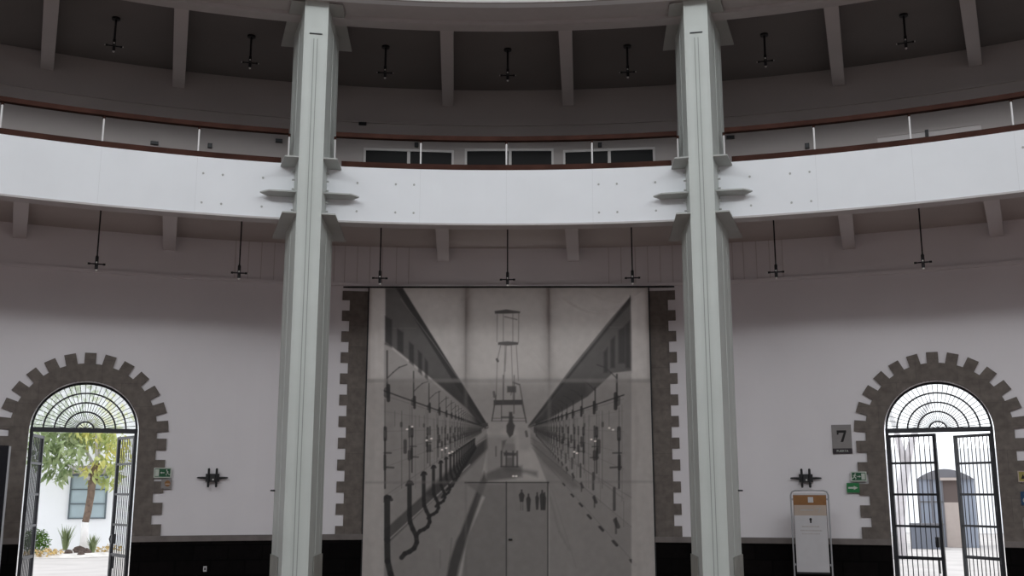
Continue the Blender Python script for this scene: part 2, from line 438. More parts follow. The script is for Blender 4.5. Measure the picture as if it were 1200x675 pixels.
# ------------------------------------------------------------------ columns
def column(th, label):
    loc, rz = at(th, 0)
    e = empty('steel_column', *at(th, 14.6)); tag(e, label, 'column', 'steel columns carrying the balcony')
    R0 = 14.6
    def B(): return MB()
    sec = [(-.17, 14.1 - R0), (.17, 14.1 - R0), (.172, 14.16 - R0), (.235, 14.6 - R0), (.30, 15.0 - R0), (.348, 15.28 - R0), (.33, 15.36 - R0),
           (-.33, 15.36 - R0), (-.348, 15.28 - R0), (-.30, 15.0 - R0), (-.235, 14.6 - R0), (-.172, 14.16 - R0)]
    sh = MB().prism_z(sec, 0, 8.62).build('shaft', M['steel'], e)
    g = MB()
    for x in (-.05, .0, .05):                     # raised fillets down the front
        g.box(x - .006, x + .006, 14.094 - R0, 14.12 - R0, 0, 8.02)
        g.box(x - .006, x + .006, 14.094 - R0, 14.12 - R0, 8.2, 8.6)
    for s in (-1, 1):
        g.box(s * .160 - .009, s * .160 + .009, 14.094 - R0, 14.12 - R0, 0, 8.6)
    g.build('front_fillets', M['steel'], sh)
    g = MB()
    for x in (-.028, .022): g.box(x - .004, x + .008, 14.0985 - R0, 14.12 - R0, 0, 8.02)
    g.build('groove', M['steel_groove'], sh)
    for s in (-1, 1):                              # fluted channels on the flanks
        g = MB()
        for y0, y1, x0, x1 in ((14.70, 14.715, .2505, .253), (15.06, 15.09, .307, .312)):
            g.prism_z([(s * x0 * .97, y0 - R0), (s * (x0 + .006), y0 - R0), (s * (x1 + .006), y1 - R0), (s * x1 * .97, y1 - R0)], .75, 8.6)
        g.build('side_fillets', M['steel'], sh)
    MB().box(-.09, .09, 14.085 - R0, 14.12 - R0, 8.085, 8.10).build('splice_slot', M['black'], sh)
    # bracket plates at three levels
    for z, nm in ((5.40, 'lower_bracket'), (6.215, 'upper_bracket'), (8.565, 'head_bracket')):
        for s in (-1, 1):
            poly = [(s * .16, 14.1 - R0), (s * .365, 14.1 - R0), (s * (.56 if z != 6.215 else .46), (15.7 if z != 6.215 else 14.75) - R0), (s * .16, (15.7 if z != 6.215 else 14.75) - R0)]
            if s < 0: poly = poly[::-1]
            MB().prism_z(poly, z, z + .02).build(nm, M['plate'], e)
    for s in (-1, 1):
        poly = [(s * .16, 14.31 - R0), (s * .57, 14.31 - R0), (s * .70, 14.44 - R0), (s * .60, 14.60 - R0), (s * .16, 14.6 - R0)]
        if s < 0: poly = poly[::-1]
        MB().prism_z(poly, 5.765, 5.785).build('side_fin', M['plate'], e)
        f = MB().prism_z([(s * .245, 14.55 - R0), (s * .315, 15.0 - R0), (s * .365, 15.29 - R0), (s * .352, 15.30 - R0), (s * .30, 15.0 - R0), (s * .235, 14.55 - R0)][::s], 0, .72)
        f.build('foot_cladding', M['plinth'], e)
    # bolts at the parapet joint
    bb = MB()
    for s in (-1, 1):
        for z in (5.55, 5.68, 5.86, 6.0, 6.12):
            bb.tube([(s * .225, 14.5 - R0, z), (s * .262, 14.5 - R0, z)], .014, 6)
    bb.build('joint_bolts', M['plate'], e)
    MB().tube([(.33 * (1 if th > 0 else -1), 15.2 - R0, 1.6), (.40 * (1 if th > 0 else -1), 15.2 - R0, 1.6)], [.014, .010], 8).build('hook', M['iron'], e)
    return e
column(-11.25, 'tall grey-green steel column between the gate onto the tree and the mural banner')
column(11.25, 'tall grey-green steel column between the mural banner and the poster stand')

# ------------------------------------------------------------------ railings on the balcony
def railing(bay, label):
    e = empty('balcony_railing', *at(bay, 14.7, 6.272)); tag(e, label, 'railing', 'wooden railings along the balcony')
    inv = Matrix.Translation(Vector(at(bay, 14.7, 6.272)[0])) @ Matrix.Rotation(-radians(bay), 4, 'Z'); inv = inv.inverted()
    def put(bm, nm, m):
        o = bm.build(nm, m, e); o.data.transform(inv); return o
    put(MB().sector(bay - 9.9, bay + 9.9, 14.61, 14.70, 6.737, 6.805), 'handrail', M['wood'])
    put(MB().sector(bay - 9.55, bay + 9.55, 14.605, 14.74, 6.270, 6.358), 'base_rail', M['wood'])
    for d in (-9.95, -5, 0, 5, 9.95):
        (x, y, _), rz = at(bay + d, 14.66)
        o = MB().tube([(x, y, 6.30), (x, y, 6.74)], .013, 8)
        put(o, 'baluster', M['post_w'])
        o = MB().tube([(x, y, 6.70), (x, y, 6.745)], .02, 8)
        put(o, 'baluster_collar', M['wood'])
railing(-22.5, 'brown wooden balcony railing above the gate onto the tree')
railing(0, 'brown wooden balcony railing above the mural, in front of the gallery windows')
railing(22.5, 'brown wooden balcony railing above the gate with the number 7 sign')

# ------------------------------------------------------------------ pendants
def pendant(th, zc, zs, label, group, cord_r=.011):
    e = empty('pendant_lamp', *at(th, RB, zc)); tag(e, label, 'pendant lamp', group)
    L = zc - zs                                   # ceiling to centre of the cross
    MB().tube([(0, 0, 0), (0, 0, -.03)], .065, 14).build('ceiling_rose', M['black'], e)
    MB().tube([(0, 0, -.02), (0, 0, -L + .12)], cord_r, 8).build('cord', M['black'], e)
    bd = MB().tube([(0, 0, -L + .13), (0, 0, -L + .11), (0, 0, -L - .07), (0, 0, -L - .085)], [.014, .024, .024, .018], 12).build('body', M['black'], e)
    MB().tube([(0, 0, -L - .085), (0, 0, -L - .105)], [.02, .014], 10).build('bulb', M['tip'], e)
    for k in range(4):
        a = k * pi / 2
        d = Vector((cos(a), sin(a), 0))
        arm = MB().tube([d * .02 + Vector((0, 0, -L)), d * .085 + Vector((0, 0, -L)), d * .09 + Vector((0, 0, -L)), d * .125 + Vector((0, 0, -L))], [.011, .011, .017, .016], 10).build('arm', M['black'], e)
        MB().tube([d * .125 + Vector((0, 0, -L)), d * .138 + Vector((0, 0, -L))], [.013, .009], 10).build('arm_bulb', M['tip'], arm)
LG, UG = 'long-cord cross lamps hanging under the balcony', 'short cross lamps hanging from the gallery ceiling'
spots = ['above the gate onto the tree', 'between tree gate and steel column', 'over the mural edge nearer the tree gate', 'over the middle of the mural',
         'over the mural edge nearer the poster', 'between number 7 sign and steel column', 'above the gate by number 7']
for th, s in zip((-22.35, -15.0, -7.25, .0, 7.1, 15.0, 22.55), spots):
    pendant(th, 5.88, 4.93, 'black long-cord cross lamp under the balcony, ' + s, LG)
    pendant(th, 8.89, 8.42, 'black short-rod gallery ceiling lamp, ' + s, UG, .017)

# small dark boxes on the gallery wall
bx = [(-19.94, 7.50, .13, .055, 'flat dark wall box in the gallery above the tree gate'),
      (-17.0, 7.55, .075, .08, 'square dark wall box in the gallery between tree gate and column'),
      (-13.24, 7.745, .12, .06, 'flat dark wall box in the gallery just beside the column on the tree gate side'),
      (-8.54, 8.165, .14, .05, 'flat dark wall box high above the gallery window nearest the tree gate side'),
      (-5.4, 7.80, .07, .08, 'square dark wall box over the gallery window on the tree gate side'),
      (5.32, 7.79, .07, .08, 'square dark wall box over the gallery window on the poster stand side'),
      (12.78, 7.80, .14, .055, 'flat dark wall box in the gallery just beside the column on the poster stand side'),
      (16.95, 7.52, .075, .09, 'square dark wall box in the gallery between column and number 7 gate')]
for th, z, w, h, lab in bx:
    e = MB().box(-w / 2, w / 2, -.05, .01, -h / 2, h / 2)
    loc, rz = at(th, 17.97, z)
    o = e.build('wall_box', M['black'], None, loc, rz); tag(o, lab, 'wall box', 'dark boxes on the gallery wall')
    MB().box(-w / 2 + .012, w / 2 - .012, -.056, -.048, -h / 2 + .01, h / 2 - .01).build('cover', M['iron'], o)

# ------------------------------------------------------------------ gates
def gate(side, label, leaves):
    th, a = A_OP[side]
    e = empty('iron_gate', *at(th, 18.25)); tag(e, label, 'gate', 'arched iron gates')
    a_in = a - .005
    ztr = SPRING
    for s in (-1, 1): MB().box(s * (a_in - .025) - .025, s * (a_in - .025) + .025, -.03, .03, 0, ztr).build('side_post', M['iron'], e)
    MB().box(-a_in, a_in, -.04, .04, ztr, ztr + .075).build('transom', M['iron'], e)
    fan = MB()
    zc = ztr + .045
    def arc(r, w, d, n=48):
        for i in range(n):
            t0, t1 = pi * i / n, pi * (i + 1) / n
            fan.prism_y([(q * cos(t), zc + q * sin(t) * FY) for q, t in ((r - w / 2, t0), (r + w / 2, t0), (r + w / 2, t1), (r - w / 2, t1))], -d, d)
    Rf = a_in - .02; FY = (a_in - .06) / (a_in - .02)
    arc(Rf, .035, .02); arc(.79 * Rf, .026, .016); arc(.585 * Rf, .026, .016); arc(.385 * Rf, .026, .016); arc(.17 * Rf, .026, .016, 24)
    N = 29
    for i in range(1, N):
        t = pi * i / N
        fan.tube([(.17 * Rf * cos(t), 0, zc + .17 * Rf * sin(t) * FY), (Rf * cos(t), 0, zc + Rf * sin(t) * FY)], .0052, 6)
    for k in range(6):                          # little rosette in the hub
        t = pi * (k + .5) / 6
        fan.tube([(0, 0, zc + .02), (.15 * Rf * cos(t), 0, zc + .02 + .14 * Rf * sin(t))], .006, 5)
    f = fan.build('fanlight', M['iron'], e)
    n = 40
    pts = [((a_in - .01) * cos(pi * i / n), zc + (a_in - .01) * sin(pi * i / n) * FY) for i in range(n + 1)]
    MB().prism_y(pts, .024, .028).build('pane', M['pane'], f)
    # leaves: hinged at the posts; positive angle swings outward
    wl = a_in - .03
    for s, ang in leaves:
        h = empty('gate_leaf', (s * (a_in - .03), 0, .02)); h.parent = e
        h.rotation_euler = (0, 0, radians(ang) * (1 if s < 0 else -1))
        dx = 1 if s < 0 else -1                  # local +x runs from hinge to free edge
        H = ztr - .05
        def X(v): return v * dx
        g = MB()
        def bx_(x0, x1, y0, y1, z0, z1): g.box(min(X(x0), X(x1)), max(X(x0), X(x1)), y0, y1, z0, z1)
        bx_(0, .045, -.022, .022, 0, H); bx_(wl - .05, wl, -.025, .025, 0, H)
        zs = [0, .50, 1.0, 1.5, 2.0]
        for i, z in enumerate(zs): bx_(0, wl, -.02, .02, z, z + (.05 if i < 2 else .036))
        bx_(0, wl, -.022, .022, H - .045, H)
        g.build('leaf_frame', M['iron'], h)
        g = MB()
        for i in range(1, 9):
            x = X(.022 + (wl - .05) * i / 9)
            g.tube([(x, 0, .01), (x, 0, H - .02)], .0075, 6)
        g.build('bars', M['iron'], h)
        if (s < 0) == (side > 0):
            xa = wl - .1
            g = MB(); bx_(xa - .006, xa + .012, -.03, .03, .30, .52); g.build('drop_bolt', M['black'], h)
            g = MB(); bx_(xa - .02, xa + .03, -.035, .035, .70, .86)
            g.tube([(X(xa), -.05, .72), (X(xa), -.07, .78), (X(xa), -.05, .84)], .01, 6)
            g.build('lock', M['black'], h)
        g = MB()
        for z in (.45, 1.25, 2.1): g.tube([(0, 0, z), (0, 0, z + .09)], .03, 8)
        g.build('hinge', M['iron'], h)
    return e
gate(-1, 'arched black iron gate swung open onto the garden tree', [(-1, 80), (1, 72)])
gate(1, 'arched black iron gate half open beside the number 7 sign', [(-1, -19), (1, 45)])

# ------------------------------------------------------------------ wall lamps
def sconce(th, z, label):
    e = empty('wall_lamp', *at(th, RW, z)); tag(e, label, 'wall lamp', 'black wall lamps')
    MB().box(-.11, .11, -.10, 0, -.065, .065).build('body', M['black'], e)
    for x in (-.063, .063):
        MB().tube([(x, -.11, -.155), (x, -.11, -.14), (x, -.11, .14), (x, -.11, .155)], [.012, .02, .02, .012], 10).build('upright_tube', M['black'], e)
    for s in (-1, 1):
        MB().tube([(s * .10, -.06, -.004), (s * .16, -.07, 0), (s * .235, -.07, 0), (s * .25, -.07, 0)], [.018, .018, .013, .006], 8).build('side_tube', M['black'], e)
    MB().tube([(.01, -.10, -.03), (.01, -.115, -.03)], .014, 8).build('centre_stud', M['tip'], e)
sconce(-15.87, 1.808, 'black wall lamp of crossed tubes between the tree gate and a column')
sconce(15.91, 1.80, 'black wall lamp of crossed tubes just above the poster stand')

# ------------------------------------------------------------------ signs
def board(name, th, z, w, h, m, label, cat, depth=.02, R=RW, border=None, group=None):
    loc, rz = at(th, R, z)
    o = MB().box(-w / 2, w / 2, -depth, .004, -h / 2, h / 2).build(name, m, None, loc, rz)
    tag(o, label, cat, group)
    if border is not None:
        g = MB(); t = .012; d = -depth - .004
        g.box(-w / 2 - .004, w / 2 + .004, d, 0, h / 2 - t, h / 2 + .004); g.box(-w / 2 - .004, w / 2 + .004, d, 0, -h / 2 - .004, -h / 2 + t)
        g.box(-w / 2 - .004, -w / 2 + t, d, 0, -h / 2 + t, h / 2 - t); g.box(w / 2 - t, w / 2 + .004, d, 0, -h / 2 + t, h / 2 - t)
        g.build('border', border, o)
    return o
def text(txt, size, m, parent, x, y, z):
    c = bpy.data.curves.new('lettering', 'FONT'); c.body = txt; c.size = size; c.align_x = 'CENTER'; c.align_y = 'CENTER'; c.extrude = .0015
    t = bpy.data.objects.new('lettering_curve', c); COL.objects.link(t)
    bpy.context.view_layer.update()
    me = bpy.data.meshes.new_from_object(t.evaluated_get(bpy.context.evaluated_depsgraph_get()))
    bpy.data.objects.remove(t); bpy.data.curves.remove(c)
    me.materials.clear(); me.materials.append(m)
    o = bpy.data.objects.new('lettering', me); COL.objects.link(o); o.parent = parent
    o.location = (x, y, z); o.rotation_euler = (pi / 2, 0, 0)
    return o
# door number
o = board('number_sign', 17.84, 2.431, .31, .475, M['grey_sign'], 'grey plate with a large black 7 on the wall beside the gate', 'sign')
seven = [(-.075, .145), (.075, .145), (.075, .118), (.020, -.045), (-.022, -.045), (.034, .105), (-.045, .105), (-.05, .075), (-.075, .075)]
MB().prism_y(seven[::-1], -.024, -.019).build('numeral', M['ink'], o)
MB().box(-.155, .155, -.026, -.015, -.2375, -.150).build('name_strip', M['dark_plum'], o)
text('PUERTA', .052, M['sign_pale'], o, 0, -.0275, -.194)
# exit signs
def runner(par, sx, x0, m):
    g = MB(); y0, y1 = -.026, -.018
    def st(p, q, w):
        d = Vector((q[0] - p[0], q[1] - p[1])); n_ = Vector((-d.y, d.x)).normalized() * w
        g.prism_y([(x0 + sx * p[0] + n_.x, p[1] + n_.y), (x0 + sx * p[0] - n_.x, p[1] - n_.y), (x0 + sx * q[0] - n_.x, q[1] - n_.y), (x0 + sx * q[0] + n_.x, q[1] + n_.y)], y0, y1)
    g.prism_y([(x0 + sx * .012 + .010 * cos(t), .042 + .010 * sin(t)) for t in np.linspace(0, 2 * pi, 10)[:-1]], y0, y1)
    st((.005, .03), (-.006, -.004), .010); st((-.006, -.004), (.02, -.02), .006); st((.02, -.02), (.012, -.046), .005)
    st((-.006, -.004), (-.018, -.026), .006); st((-.018, -.026), (-.042, -.03), .005); st((.004, .026), (.026, .006), .004); st((.0, .026), (-.024, .012), .004)
    g.build('running_figure', m, par)
def arrow(par, s, x0, z0, L, w, m):
    g = MB()
    g.box(min(x0, x0 + s * L * .62), max(x0, x0 + s * L * .62), -.0255, -.018, z0 - w, z0 + w)
    tri = [(x0 + s * L * .58, z0 - 2.4 * w), (x0 + s * L, z0), (x0 + s * L * .58, z0 + 2.4 * w)]
    g.prism_y(tri if s > 0 else tri[::-1], -.0255, -.018); g.build('arrow', m, par)
o = board('exit_sign', -18.40, 1.886, .265, .155, M['green'], 'green exit sign with running figure on the wall by the tree gate', 'sign', R=RW - .045, border=M['sign_pale'])
MB().box(-.115, -.055, -.0255, -.018, -.055, .055).build('door_symbol', M['sign_pale'], o); runner(o, -1, .075, M['sign_pale']); arrow(o, -1, .03, 0, .07, .007, M['sign_pale'])
o = board('notice_plate', -18.17, 1.708, .165, .155, M['grey_sign'], 'small square grey notice with an orange symbol below the exit sign', 'sign', R=RW - .045)
g = MB(); g.prism_y([(.015 + .045 * cos(t), .005 + .05 * sin(t)) for t in np.linspace(0, 2 * pi, 17)[:-1]], -.0245, -.018); g.build('symbol', M['orange_brown'], o)
MB().box(-.02, .05, -.027, -.02, -.012, .004).build('symbol_bar', M['beige'], o)
o = board('exit_sign', 18.57, 1.824, .235, .15, M['green'], 'dark green running-figure exit sign, upper of the pair by the half-open gate', 'sign', R=RW - .045, border=M['sign_pale'])
MB().box(.04, .095, -.0255, -.018, -.05, .05).build('door_symbol', M['sign_pale'], o); runner(o, 1, -.065, M['sign_pale']); arrow(o, 1, -.025, 0, .06, .007, M['sign_pale'])
o = board('arrow_sign', 18.25, 1.643, .195, .155, M['green2'], 'bright green arrow sign, lower of the pair by the gate', 'sign', R=RW - .047)
arrow(o, 1, -.075, 0, .15, .014, M['sign_pale'])
# signs on the far jamb of the second gate
o = board('warning_sign', 26.26, 1.812, .135, .165, M['yellow'], 'small yellow square sign on the stone jamb at the picture edge', 'sign', R=RW - .046, border=M['beige'])
MB().prism_y([(-.03, -.035), (.03, -.035), (0, .035)], -.0245, -.018).build('triangle', M['ink'], o)
o = board('access_sign', 26.30, 1.482, .14, .205, M['blue'], 'small blue wheelchair access sign below the yellow one', 'sign', R=RW - .046)
g = MB()
g.prism_y([(-.005 + .014 * cos(t), .065 + .014 * sin(t)) for t in np.linspace(0, 2 * pi, 11)[:-1]], -.025, -.018)
for i in range(14):
    t0, t1 = radians(130 + 17 * i), radians(130 + 17 * (i + 1))
    g.prism_y([(.0 + q * cos(t), -.03 + q * sin(t)) for q, t in ((.034, t0), (.045, t0), (.045, t1), (.034, t1))], -.025, -.018)
g.box(-.012, .004, -.025, -.018, -.02, .045); g.box(-.012, .03, -.025, -.018, -.022, -.008)
g.prism_y([(.022, -.015), (.034, -.015), (.052, -.06), (.04, -.06)], -.025, -.018)
g.build('wheelchair_symbol', M['sign_pale'], o)
o = board('notice_plate', 26.36, 1.10, .17, .20, M['grey_sign'], 'pale grey notice plate below the blue access sign', 'sign', R=RW - .046)
MB().box(-.06, .06, -.0245, -.018, -.01, .06).build('text_block', M['ink'], o)

o = board('wall_socket', -16.0, .345, .055, .085, M['poster_white'], 'small white socket plate on the dark dado near the tree gate', 'socket', R=RW - .036)
MB().box(-.012, .012, -.023, -.018, -.02, .02).build('slot', M['ink'], o)
# ------------------------------------------------------------------ poster stand and display board
def poster_stand():
    th, R = 16.07, 17.2
    e = empty('poster_stand', *at(th, R)); tag(e, 'grey metal poster stand with brown-topped white poster under the wall lamp', 'poster stand')
    zt, zb = 1.60, .325
    lean = Matrix.Rotation(radians(-1.5), 4, 'X')
    fr = MB()
    pts = [(-.285, 0, 0), (-.285, 0, zt - .07), (-.265, 0, zt - .02), (-.215, 0, zt), (.215, 0, zt), (.265, 0, zt - .02), (.285, 0, zt - .07), (.285, 0, 0)]
    fr.tube(pts, .0125, 8)
    f = fr.build('tube_frame', M['alu'], e)
    for z in (.45, 1.45):
        for s in (-1, 1): MB().box(s * .266 - .02, s * .266 + .02, -.006, .006, z, z + .03).build('clip', M['alu'], f)
    MB().box(-.252, .252, -.0165, .012, zt - .07, zt - .045).build('top_strip', M['poster_white'], e)
    for s in (-1, 1):
        MB().tube([(s * .285, -.20, .012), (s * .285, .20, .012)], .014, 8).build('foot', M['alu'], e)
    p = MB().box(-.252, .252, -.012, .012, zb, zt - .05).build('panel', M['black'], e)
    MB().box(-.245, .245, -.018, -.0115, zb + .03, 1.215).build('poster', M['poster_white'], p)
    MB().box(-.245, .245, -.0185, -.0115, 1.215, 1.375).build('beige_band', M['beige'], p)
    MB().box(-.25, .25, -.019, -.0115, 1.375, 1.53).build('brown_band', M['orange_brown'], p)
    MB().box(-.025, .055, -.022, -.018, 1.415, 1.50).build('white_square', M['poster_white'], p)
    MB().prism_y([(x * .5 + .125, z * .42 + 1.275) for x, z in seven][::-1], -.021, -.018).build('numeral', M['ledge'], p)
    g = MB(); g.box(-.15, .05, -.0205, -.018, 1.288, 1.312); g.build('band_text', M['ledge'], p)
    g = MB(); g.prism_y([(.02 * cos(t), 1.155 + .024 * sin(t)) for t in np.linspace(0, 2 * pi, 11)[:-1]], -.0215, -.017); g.box(-.012, .012, -.0215, -.017, 1.10, 1.14)
    g.build('emblem', M['ink'], p)
    rnd = random.Random(3)
    for zc, hw, hh in ((1.045, .135, .010), (.985, .16, .010), (.935, .14, .007)):   # three printed lines, too small to read
        g = MB(); x = -hw
        while x < hw - .01:
            w = rnd.uniform(.008, .016); g.box(x, min(hw, x + w), -.0205, -.017, zc - hh, zc + hh * rnd.uniform(.7, 1.1)); x += w + .005
        g.build('text_line', M['ledge'], p)
poster_stand()

def display():
    th, R = -27.3, 16.5
    e = empty('display_board', *at(th, R)); tag(e, 'black display board with a pale edge strip beside the gate onto the tree', 'display board')
    hw = radians(27.3 - 25.74) * R
    MB().box(-hw, hw, -.04, .04, .10, 2.235).build('board', M['screen'], e)
    MB().box(hw, hw + .028, -.045, .045, .08, 2.225).build('edge_strip', M['alu'], e)
    MB().box(-hw - .028, -hw, -.045, .045, .08, 2.225).build('edge_strip', M['alu'], e)
    MB().box(-hw - .03, hw + .03, -.25, .25, 0, .10).build('base', M['iron'], e)
display()

# ------------------------------------------------------------------ the printed mural banner
def paint(W=720, H=720):
    """the old photograph printed on the canvas, grey values drawn in its own sheet; sheet coordinates follow 420..772 x 336..700"""
    X0, X1, Y0, Y1 = 420., 772., 336., 700.
    sx, sy = W / (X1 - X0), H / (Y1 - Y0)
    img = np.full((H, W), .52)
    rng = np.random.default_rng(5)
    gx = np.linspace(X0, X1, W)[None, :]; gy = np.linspace(Y0, Y1, H)[:, None]
    def clampbox(xs, ys, pad):
        i0 = max(0, int((min(xs) - pad - X0) * sx)); i1 = min(W, int((max(xs) + pad - X0) * sx) + 2)
        j0 = max(0, int((min(ys) - pad - Y0) * sy)); j1 = min(H, int((max(ys) + pad - Y0) * sy) + 2)
        return i0, i1, j0, j1
    def blend(sl, mask, val, op):
        img[sl] = img[sl] * (1 - mask * op) + val * mask * op
    def poly(p, val, op=1., soft=.5):
        xs, ys = [q[0] for q in p], [q[1] for q in p]
        i0, i1, j0, j1 = clampbox(xs, ys, soft * 2)
        if i1 <= i0 or j1 <= j0: return
        x, y = gx[:, i0:i1], gy[j0:j1, :]
        ins = np.zeros((j1 - j0, i1 - i0), bool); d2 = np.full((j1 - j0, i1 - i0), 1e9)
        n = len(p)
        for k in range(n):
            (ax, ay), (bx, by) = p[k], p[(k + 1) % n]
            c = ((ay > y) != (by > y)) & (x < (bx - ax) * (y - ay) / (by - ay + 1e-12) + ax)
            ins ^= c
            t = np.clip(((x - ax) * (bx - ax) + (y - ay) * (by - ay)) / ((bx - ax) ** 2 + (by - ay) ** 2 + 1e-12), 0, 1)
            d2 = np.minimum(d2, (x - ax - t * (bx - ax)) ** 2 + (y - ay - t * (by - ay)) ** 2)
        sd = np.sqrt(d2) * np.where(ins, 1, -1)
        blend((slice(j0, j1), slice(i0, i1)), np.clip(sd / (2 * soft) + .5, 0, 1), val, op)
    def line(p, w, val, op=1., soft=.5):
        for (ax, ay), (bx, by) in zip(p[:-1], p[1:]):
            i0, i1, j0, j1 = clampbox((ax, bx), (ay, by), w + soft * 2)
            if i1 <= i0 or j1 <= j0: continue
            x, y = gx[:, i0:i1], gy[j0:j1, :]
            t = np.clip(((x - ax) * (bx - ax) + (y - ay) * (by - ay)) / ((bx - ax) ** 2 + (by - ay) ** 2 + 1e-12), 0, 1)
            d = np.sqrt((x - ax - t * (bx - ax)) ** 2 + (y - ay - t * (by - ay)) ** 2)
            blend((slice(j0, j1), slice(i0, i1)), np.clip((w / 2 - d) / (2 * soft) + .5, 0, 1), val, op)
    A = lambda x, y: (420 + x / 3.75, 330 + y / 3.75)
    B = lambda x, y: (590 + x / 3.75, 330 + y / 3.75)
    C = lambda x, y: (420 + x / 3.75, 495 + y / 3.75)
    D = lambda x, y: (590 + x / 3.75, 495 + y / 3.75)
    E_ = lambda x, y: (540 + x / 5.625, 350 + y / 5.625)
    G = lambda x, y: (540 + x / 5.625, 440 + y / 5.625)
    P = lambda f, *q: [f(*t) for t in q]
    VL, VR = (571, 503), (619, 502)
    # sky / hall vault, slightly mottled
    T = lambda x, y: (420 + x / 1.991, 336 + y / 1.991)
    # vault plaster in lighter and darker sheets
    poly(P(T, (250, 0), (445, 0), (445, 300), (250, 300)), .47, .7, 2)
    poly(P(T, (60, 0), (250, 0), (250, 260)), .49, .6, 2); poly(P(T, (445, 0), (640, 0), (445, 260)), .49, .6, 2)
    poly(P(T, (255, 90), (440, 90), (440, 215), (255, 215)), .54, .35, 14)
    poly(P(T, (230, 220), (470, 220), (410, 330), (300, 330)), .36, .6, 6)
    # equipment walls and floor
    poly(P(T, (60, 130), (300, 325), (300, 375), (60, 600)), .36, .95, 1)
    poly(P(T, (60, 600), (300, 375), (285, 460), (230, 690), (60, 700)), .32, .95, 1)
    poly(P(T, (637, 150), (400, 325), (402, 360), (637, 560)), .36, .95, 1)
    poly(P(T, (637, 560), (402, 360), (445, 470), (445, 700), (637, 700)), .33, .95, 1)
    # left roof slab
    poly(P(A, (118, 30), (195, 28), (570, 632), (545, 645), (480, 560), (300, 408), (118, 262)), .105, .95, .8)
    poly(P(A, (165, 28), (195, 28), (570, 632), (560, 640), (430, 460), (250, 170)), .05, .85, .7)
    line(P(A, (185, 75), (330, 270), (470, 470)), .8, .22, .7)
    line(P(A, (118, 205), (255, 205)), .8, .17, .7); line(P(A, (118, 275), (330, 330)), .8, .15, .5)
    for x0, x1, y0, y1 in ((116, 148, 150, 275), (170, 198, 205, 300), (222, 244, 262, 355), (262, 280, 300, 395), (292, 306, 335, 420)):
        poly(P(A, (x0, y0), (x1, y0 + 18), (x1, y1 + 18), (x0, y1)), .05, .8, 1)
    poly(P(A, (330, 430), (440, 430), (560, 630), (545, 642), (470, 560)), .07, .7, 2)
    # right roof slab
    poly(P(B, (557, 66), (562, 392), (480, 402), (370, 505), (200, 603), (108, 640), (110, 632), (300, 390), (470, 180)), .115, .95, .8)
    poly(P(B, (557, 66), (470, 165), (300, 375), (108, 635), (130, 622), (310, 395), (480, 185), (557, 100)), .06, .75, .8)
    line(P(B, (465, 200), (557, 200)), .7, .19, .7)
    for x0, x1, y0, y1 in ((505, 535, 215, 360), (470, 490, 260, 380), (440, 458, 310, 400), (536, 557, 190, 380)):
        poly(P(B, (x0, y0), (x1, y0 - 22), (x1, y1), (x0, y1)), .055, .75, 1.2)
    poly(P(B, (270, 430), (365, 430), (365, 500), (200, 600), (150, 620)), .075, .6, 2.5)
    line(P(B, (557, 60), (566, 400)), 1.2, .09, .7)
    # repeated bays of the equipment, both sides, receding to the vanishing points
    for V, x0, s_, inc, side in (((300, 330), 67., 1, .00155, 0), ((398, 328), 603., -1, .00160, 1)):
        d0 = abs(x0 - V[0])
        yy = lambda y, q: V[1] + (y - V[1]) * q
        ab = lambda dx, y, q: T(V[0] - s_ * d0 * q + s_ * dx * q, yy(y, q))
        rail = 247 if side == 0 else 266
        line([ab(-12, rail - 6 if side == 0 else rail - 12, 1.02), T(*V)], 1.6, .05, .92)
        line([ab(-12, rail + 5 if side == 0 else rail - 3, 1.02), T(*V)], .6, .12, .5)
        for y, w, v, op in ((290, .6, .2, .4), (338, .6, .2, .5), (388, .6, .2, .5), (424, .7, .2, .5), (470, .8, .42, .4), (492, 1.0, .15, .4)):
            line([ab(-12, y, 1.02), T(*V)], w, v, op)
        for i in range(36):
            q = 1 / (1 + i * inc * d0)
            o_ = .95 if q > .2 else .7
            L_ = lambda dx, ya, yb, w, v, op: line([ab(dx, ya, q), ab(dx, yb, q)], max(.55, w * q), v, op * o_)
            top = 150 if side == 0 else 205
            L_(0, top, rail, 2.3, .06, .9)
            line([ab(0, 214, q), ab(14, 200, q), ab(28, 188, q), ab(46, 182, q)], max(.5, 1.5 * q), .07, .85 * o_)
            L_(3, rail - 16, rail + 18, 4.4, .05, .95); L_(-1, rail - 6, rail + 6, 7, .06, .7)
            L_(-5, rail + 16, 470, 1.0, .13, .8); L_(-12, rail + 10, 500, .7, .17, .6)
            L_(-5, 330, 356, 4.6, .06, .95); L_(-5, 337, 350, 1.6, .2, .5); L_(-5, 356, 470, 2.2, .06, .9); L_(-6, 395, 425, 4.0, .055, .9)
            line([ab(-10, 388, q), ab(9, 388, q)], max(.5, 2 * q), .07, .85 * o_); line([ab(-10, 421, q), ab(15, 422, q)], max(.5, 2.2 * q), .07, .85 * o_)
            L_(34, 290, 470, .9, .13, .75); L_(33, 318, 325, 3, .09, .8); L_(42, 360, 386, 4.2, .07, .85)
            L_(52, 326, 350, 2.6, .07, .85); L_(52, 385, 402, 4.2, .06, .85); L_(52, 350, 450, 1.5, .09, .8)
            L_(18, 290, 325, 1.0, .16, .6); L_(66, 300, 470, .7, .16, .55)
            if side:
                L_(6, 470, 520, 3.6, .07, .85); L_(2, 540, 575, 2.6, .09, .8); L_(-16, 500, 560, .8, .17, .6)
                line([ab(4, 545, q), ab(-3, 560, q)], max(.6, 5 * q), .06, .85 * o_)
